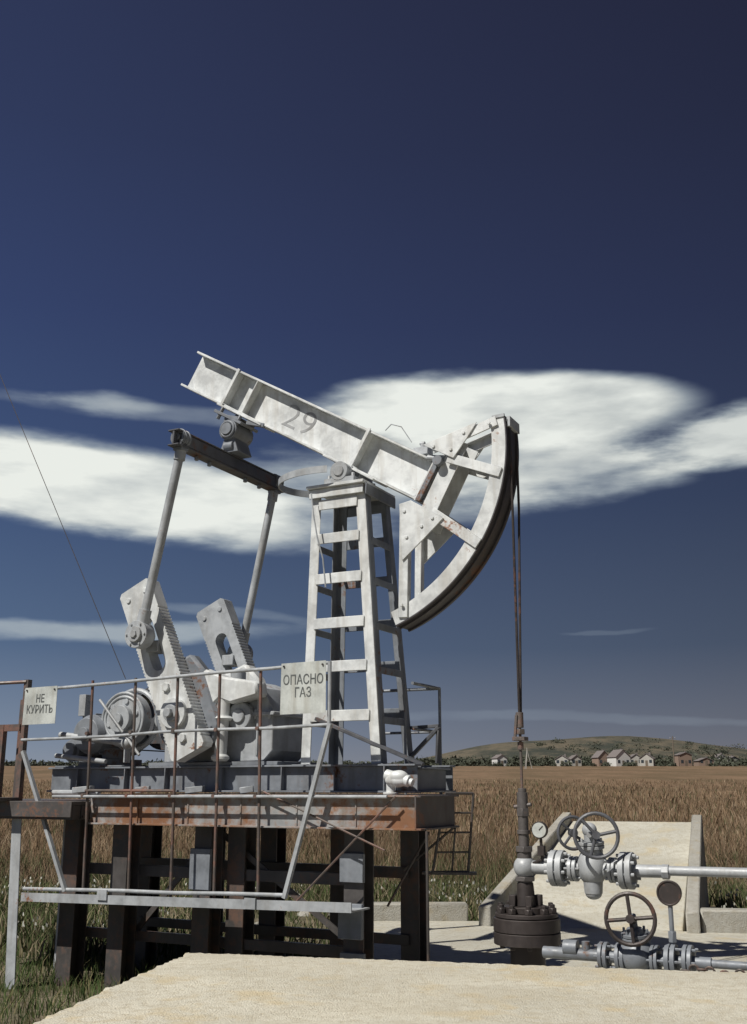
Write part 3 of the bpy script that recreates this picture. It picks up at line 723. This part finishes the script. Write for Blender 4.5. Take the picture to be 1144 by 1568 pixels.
def patch(X,Y,s=1.):
    return .5+.25*np.sin(X*.9*s+1.3*np.sin(Y*.31*s))+.25*np.sin(Y*.7*s+X*.33*s+2*np.sin(X*.21*s))
n=145000
inv=rng.uniform(1/140,1/16.0,n); Y=1/inv; X=rng.uniform(-1,1,n)*(Y*.44+2)
k=~excl(X,Y)&((Y>18.5)|(rng.random(n)<.3)); X,Y=X[k],Y[k]; n=len(X)
p=patch(X,Y,.5); p2=patch(X*2.3+9,Y*1.7,1.); p3=patch(X*.35+3,Y*.16,1.)
pal=np.array([[.165,.115,.072],[.235,.165,.105],[.29,.225,.155],[.115,.082,.055],[.20,.14,.088]])
cols=pal[rng.integers(0,5,n)]*rng.uniform(.75,1.1,(n,1))*(.62+.35*p[:,None]+.2*p2[:,None]+.25*p3[:,None])
nearf=np.clip((27-Y)/9,0,1)
grn=(rng.random(n)<.12+.62*nearf*(p2<.68)); cols[grn]=np.array([.085,.092,.045])*rng.uniform(.6,1.4,(grn.sum(),1))
hg=rng.uniform(.12,.46,n)*(.5+.45*p+.45*p2)*np.clip((Y-12)/9,.4,1)
blades('dry_grass',X,Y,hg,rng.uniform(.006,.015,n)*np.clip(Y/14,1,6),cols,.32)
n=60000
X=rng.uniform(-7,9.5,n); Y=rng.uniform(11,20,n); k=~excl(X,Y); X,Y=X[k],Y[k]; n=len(X)
p=patch(X+5,Y,1.4); k=rng.random(n)<(.25+p*.9); X,Y,p=X[k],Y[k],p[k]; n=len(X)
pal=np.array([[.06,.08,.03],[.08,.105,.04],[.16,.14,.08],[.25,.21,.14],[.045,.06,.025]])
cols=pal[rng.integers(0,5,n)]*rng.uniform(.7,1.2,(n,1))
blades('green_weeds',X,Y,rng.uniform(.05,.26,n)*(.7+.6*p),rng.uniform(.010,.028,n),cols,.45)
n=2600
X=rng.uniform(-7,9,n); Y=rng.uniform(11.5,18,n); k=~excl(X,Y)&(patch(X,Y,2.2)>.5); X,Y=X[k],Y[k]; n=len(X)
cols=np.tile([[.5,.5,.45]],(n,1))*rng.uniform(.6,1.1,(n,1))
blades('white_wildflowers',X,Y,rng.uniform(.012,.022,n),rng.uniform(.02,.034,n),cols,.5,zoff=hz(X,Y)+rng.uniform(.10,.28,n))
n=30000
X=rng.uniform(-6,-1.3,n); Y=rng.uniform(4.5,11.5,n); k=~excl(X,Y); X,Y=X[k],Y[k]
k=rng.random(len(X))<np.clip(patch(X,Y,2.5)+.1,0,1)*np.clip(1.25-(Y-8)*.25,.15,1); X,Y=X[k],Y[k]; n=len(X)
pal=np.array([[.04,.065,.022],[.06,.09,.03],[.085,.11,.04],[.18,.155,.085]])
cols=pal[rng.integers(0,4,n)]*rng.uniform(.7,1.2,(n,1))
blades('green_grass',X,Y,rng.uniform(.04,.17,n),rng.uniform(.005,.013,n),cols,.5)
mb=MB()
for i in range(70):
    x=random.uniform(3.9,8) if i<45 else random.uniform(-5,.8); y=random.uniform(12.4,16) if i<45 else random.uniform(13.3,15.5)
    if x<4.9 and 12<y<15.6 and i<45: continue
    r=random.uniform(.03,.11); z=float(hz(x,y))
    res=bmesh.ops.create_icosphere(mb.bm,subdivisions=2,radius=r)
    for v in res['verts']:
        k=1+.5*mnoise.noise(v.co*9+Vector((i,0,0))); v.co=Vector((v.co.x*k*1.2,v.co.y*k,v.co.z*k*.6))+Vector((x,y,z))
mb.done('scattered_stones',M_curb,None,0)
# ------------------------------------------------------------------ distant trees
def tri_cloud(name,centers,mat,per=260):
    vs=[]
    for (x,y,z,rx,rz) in centers:
        d=rng.normal(size=(per,3)); d/=np.linalg.norm(d,axis=1)[:,None]; r=rng.uniform(.5,1.0,(per,1))**.5
        c=d*r*np.array([rx,rx,rz])*(1+.25*np.sin(d[:,:1]*7+d[:,2:]*5))+np.array([x,y,z])
        t=rng.normal(size=(per,3,3))*.30*min(rx,1.5)
        vs.append(c[:,None,:]+t)
    v=np.concatenate(vs).reshape(-1,3); nf=len(v)//3
    me=bpy.data.meshes.new(name); me.vertices.add(len(v)); me.vertices.foreach_set('co',v.reshape(-1))
    me.loops.add(len(v)); me.loops.foreach_set('vertex_index',np.arange(len(v)))
    me.polygons.add(nf); me.polygons.foreach_set('loop_start',np.arange(nf)*3); me.polygons.foreach_set('loop_total',np.full(nf,3))
    me.update(calc_edges=True); me.materials.append(mat); ob=bpy.data.objects.new(name,me); COL.objects.link(ob)
cs=[]
for i in range(440):
    x=rng.uniform(-190,190); y=rng.uniform(414,480); h=rng.uniform(.9,2.7)*(1.0 if x>15 else .55)
    if x>15 and rng.random()<.55: x=rng.uniform(18,160)
    if x<15 and rng.random()<.35: continue
    cs.append((x,y,float(hz(x,y))+h*.6,h*rng.uniform(.9,2.8),h))
for i in range(26):
    x=rng.uniform(30,150); y=rng.uniform(396,401); h=rng.uniform(.6,1.0)
    cs.append((x,y,float(hz(x,y))+h*.4,h*rng.uniform(1.2,2.6),h))
for i in range(50):
    x=rng.uniform(120,330); y=rng.uniform(700,820); h=rng.uniform(1.2,2.4)
    cs.append((x,y,float(hz(x,y))+h*.4,h*rng.uniform(1.5,3.5),h))
tri_cloud('distant_trees',cs,M_leaf,120)
def house(x,y,w,d,h,rh,rot,wall):
    e=bpy.data.objects.new('farm_house',None); COL.objects.link(e); e.location=(x,y,float(hz(x,y))-.1); e.rotation_euler=(0,0,rot)
    mb=MB(); mb.box((-w/2,-d/2,0),(w/2,d/2,h)); mb.prism([(-w/2,h+.002),(w/2,h+.002),(0,h+rh)],-d/2,d/2); mb.done('walls',wall,e,0)
    mb=MB()
    for s_ in (-1,1): mb.bar((s_*(w/2+.3),0,h-.1),(0,0,h+rh+.12),d+.6,.12)
    mb.box((w*.2-.3,-.3,h+rh*.3),(w*.2+.3,.3,h+rh+.6)); mb.done('roof',M_roof,e,0)
    mb=MB()
    for q in (-.3,.3): mb.box((q*w-.5,-d/2-.06,1.2),(q*w+.5,-d/2-.01,2.3))
    for q in (-.25,.25): mb.box((w/2+.01,q*d-.5,1.2),(w/2+.06,q*d+.5,2.3))
    mb.done('windows',M_glass,e,0)
    mb=MB(); mb.box((-.45,-d/2-.07,0),(.45,-d/2-.01,2.1)); mb.done('door',M_wood,e,0)
M_wall2=plain('house_wall_white',(.62,.62,.60)); M_wall3=plain('house_wall_brown',(.26,.19,.15))
for (px,y,w,d,h,rh,r,wl) in ((765,402,4,5,3.0,1.2,.3,M_wall2),(862,403,5,5,2.6,1.4,-.3,M_wall),(880,409,4,4,2.6,1.4,.2,M_wall),(921,406,5,5,3.2,2.4,.3,M_wall3),(948,402,6.2,6,3.4,2.6,.35,M_wall2),(972,410,5,5,2.8,1.6,0,M_wall),(992,407,5,5,2.8,1.8,-.4,M_wall),(1047,404,5,4,4.2,.8,.2,M_wall3),(1103,430,4,4,3.4,1.2,.1,M_wall2),(1119,428,5,5,2.6,1,.3,M_wall),(1078,408,6,5,2.0,1.0,.1,M_wall3)):
    house((px-572)/1600*.972*y,y,w,d,h,rh,r,wl)
e=bpy.data.objects.new('utility_pole',None); COL.objects.link(e); e.location=(112,400,float(hz(112,400)))
mb=MB(); mb.cyl((0,0,0),(0,0,11),.24,.17,seg=8); mb.bar((-1.1,0,10.2),(1.1,0,10.2),.15,.15); mb.done('pole',M_wood,e,0)
mb=MB()
for q in (-.9,0,.9): mb.cyl((q,0,10.3),(q,0,10.6),.09,seg=6)
mb.done('insulators',M_wall2,e,0)
e=bpy.data.objects.new('survey_tripod_tower',None); COL.objects.link(e); e.location=(43,300,float(hz(43,300))-.2)
mb=MB()
for t in range(3):
    a=t*2.1; mb.cyl((1.3*math.cos(a),1.3*math.sin(a),0),(0,0,5.4),.09,seg=6)
    a2=a+2.1; mb.cyl((.75*math.cos(a),.75*math.sin(a),2.3),(.75*math.cos(a2),.75*math.sin(a2),2.3),.06,seg=6)
mb.cyl((0,0,5.2),(0,0,6.0),.1,seg=6)
mb.done('tripod_legs',M_wall,e,0)
# ================================================================== SKY + SUN
sv=Vector((-.58,-.50,.92)).normalized()
sd=bpy.data.lights.new('sun','SUN'); sd.energy=4.85; sd.angle=math.radians(.5); sd.color=(1,.955,.875)
so=bpy.data.objects.new('sun',sd); COL.objects.link(so); so.rotation_euler=(-sv).to_track_quat('-Z','Y').to_euler(); so.location=(-10,-10,20)
W=bpy.data.worlds.new('World'); scene.world=W; W.use_nodes=True; nt=W.node_tree
bg=nt.nodes['Background']; bg.inputs[1].default_value=.1
sky=nn(nt,'ShaderNodeTexSky'); sky.sky_type='NISHITA'; sky.sun_disc=False
sky.sun_elevation=math.asin(sv.z); sky.sun_rotation=math.atan2(sv.x,sv.y)%(2*math.pi); sky.dust_density=.5; sky.ozone_density=2
def M(op,a,b_=None,c=None,clamp=False):
    n=nn(nt,'ShaderNodeMath',operation=op); n.use_clamp=clamp
    for i,x in enumerate((a,b_,c)):
        if x is None: continue
        if isinstance(x,(int,float)): n.inputs[i].default_value=x
        else: nt.links.new(x,n.inputs[i])
    return n.outputs[0]
tc=nn(nt,'ShaderNodeTexCoord').outputs['Generated']
sp=nn(nt,'ShaderNodeSeparateXYZ'); nt.links.new(tc,sp.inputs[0])
az=M('ARCTAN2',sp.outputs[0],sp.outputs[1]); el=M('ARCSINE',sp.outputs[2])
c2=nn(nt,'ShaderNodeCombineXYZ'); nt.links.new(az,c2.inputs[0]); nt.links.new(el,c2.inputs[1]); vec=c2.outputs[0]
elf=M('DIVIDE',el,.785,clamp=True)
skc=ramp(nt,elf,[(0,(.24,.27,.32)),(.055,(.165,.21,.29)),(.16,(.075,.118,.205)),(.33,(.042,.072,.158)),(.55,(.029,.045,.118)),(.75,(.024,.034,.086)),(1,(.021,.027,.066))])
pf=nn(nt,'ShaderNodeMapRange'); nt.links.new(az,pf.inputs[0]); pf.inputs[1].default_value=-.4; pf.inputs[2].default_value=.42; pf.inputs[3].default_value=1.15; pf.inputs[4].default_value=.68
tint=mix(nt,M('MULTIPLY',M('SUBTRACT',1.12,pf.outputs[0]),2.0,clamp=True),(1,1,1),(1.0,.80,.74))
skc=mix(nt,1.0,skc,tint,'MULTIPLY')
vm=nn(nt,'ShaderNodeVectorMath',operation='SCALE'); nt.links.new(skc,vm.inputs[0]); nt.links.new(M('MULTIPLY',pf.outputs[0],10.),vm.inputs['Scale'])
base=mix(nt,.03,vm.outputs[0],sky.outputs[0])
w1=noise(nt,vec,1,5,.5,(7,22,1)); nz=M('SUBTRACT',w1,.5)
w2=noise(nt,vec,1,7,.54,(12,46,1)); nz2=M('SUBTRACT',w2,.5)
elw=M('ADD',el,M('MULTIPLY',nz,.022)); azw=M('ADD',az,M('MULTIPLY',nz2,.03))
def blob(a0,e0,sa,se,w,tilt=0,soft=.75,na=.9,top=1.0):
    da=M('SUBTRACT',azw,a0); de=M('SUBTRACT',M('SUBTRACT',elw,e0),M('MULTIPLY',da,tilt))
    x=M('DIVIDE',da,sa); y=M('DIVIDE',de,se)
    y=M('ADD',M('MULTIPLY',M('MAXIMUM',y,0.),top),M('MINIMUM',y,0.))
    x2=M('MULTIPLY',x,x); y2=M('MULTIPLY',y,y)
    e=M('ADD',M('ADD',x2,y2),M('MULTIPLY',nz2,-na))
    r=nn(nt,'ShaderNodeMapRange'); r.interpolation_type='SMOOTHSTEP'; nt.links.new(e,r.inputs[0]); r.inputs[1].default_value=1.05; r.inputs[2].default_value=1.05-soft; r.inputs[3].default_value=0; r.inputs[4].default_value=w
    return r.outputs[0]
bl=[blob(.130,.352,.205,.046,1.0,-.02,.55,.35,1.15),   # bright lens top
    blob(.13,.305,.20,.045,.72,.0,1.0,1.5),            # streaky underside
    blob(.20,.285,.14,.030,.55,.06,1.0,1.3),
    blob(.02,.285,.19,.048,.55,.0,1.0,1.3),
    blob(.36,.312,.13,.032,.88,.08,.9,1.2),            # right-hand tail
    blob(-.28,.275,.25,.050,1.0,-.08,.6,.6,1.15),      # left bank
    blob(-.15,.246,.20,.032,.7,-.04,1,1.2),
    blob(-.22,.345,.17,.012,.30,-.02,1,1.4),
    blob(-.27,.350,.07,.012,.42,0,1,1.2),
    blob(-.25,.139,.20,.013,.55,.03,1.,1.3),
    blob(-.14,.160,.10,.007,.25,-.1,1,1.3),
    blob(.22,.142,.05,.003,.12,0,1,1),
    blob(.22,.060,.30,.006,.14,-.03,1,1.4)]
mval=bl[0]
for q in bl[1:]:
    mval=M('SUBTRACT',M('ADD',mval,q),M('MULTIPLY',mval,q))
dens=nn(nt,'ShaderNodeMapRange'); nt.links.new(M('ADD',M('MULTIPLY',w1,.6),M('MULTIPLY',w2,.4)),dens.inputs[0]); dens.inputs[1].default_value=.36; dens.inputs[2].default_value=.54; dens.inputs[3].default_value=.78; dens.inputs[4].default_value=1
mval=M('MULTIPLY',mval,dens.outputs[0],clamp=True)
cc=ramp(nt,mval,[(0,(.36,.44,.54)),(.5,(.54,.61,.64)),(.8,(.74,.78,.75)),(1,(.88,.91,.86))])
vm2=nn(nt,'ShaderNodeVectorMath',operation='SCALE'); nt.links.new(cc,vm2.inputs[0]); vm2.inputs['Scale'].default_value=9.3
fin=mix(nt,mval,base,vm2.outputs[0])
nt.links.new(fin,bg.inputs[0])
W.cycles.sampling_method='MANUAL'; W.cycles.sample_map_resolution=512
# ================================================================== CAMERA
cd_=bpy.data.cameras.new('camera'); cam=bpy.data.objects.new('camera',cd_); COL.objects.link(cam)
cam.location=(0,0,H); cam.rotation_euler=(math.radians(90+14.74),0,0)
cd_.sensor_fit='VERTICAL'; cd_.sensor_height=36; cd_.lens=36*1600/1568; cd_.clip_end=12000
scene.camera=cam
scene.view_settings.view_transform='Standard'; scene.view_settings.look='None'; scene.view_settings.exposure=0
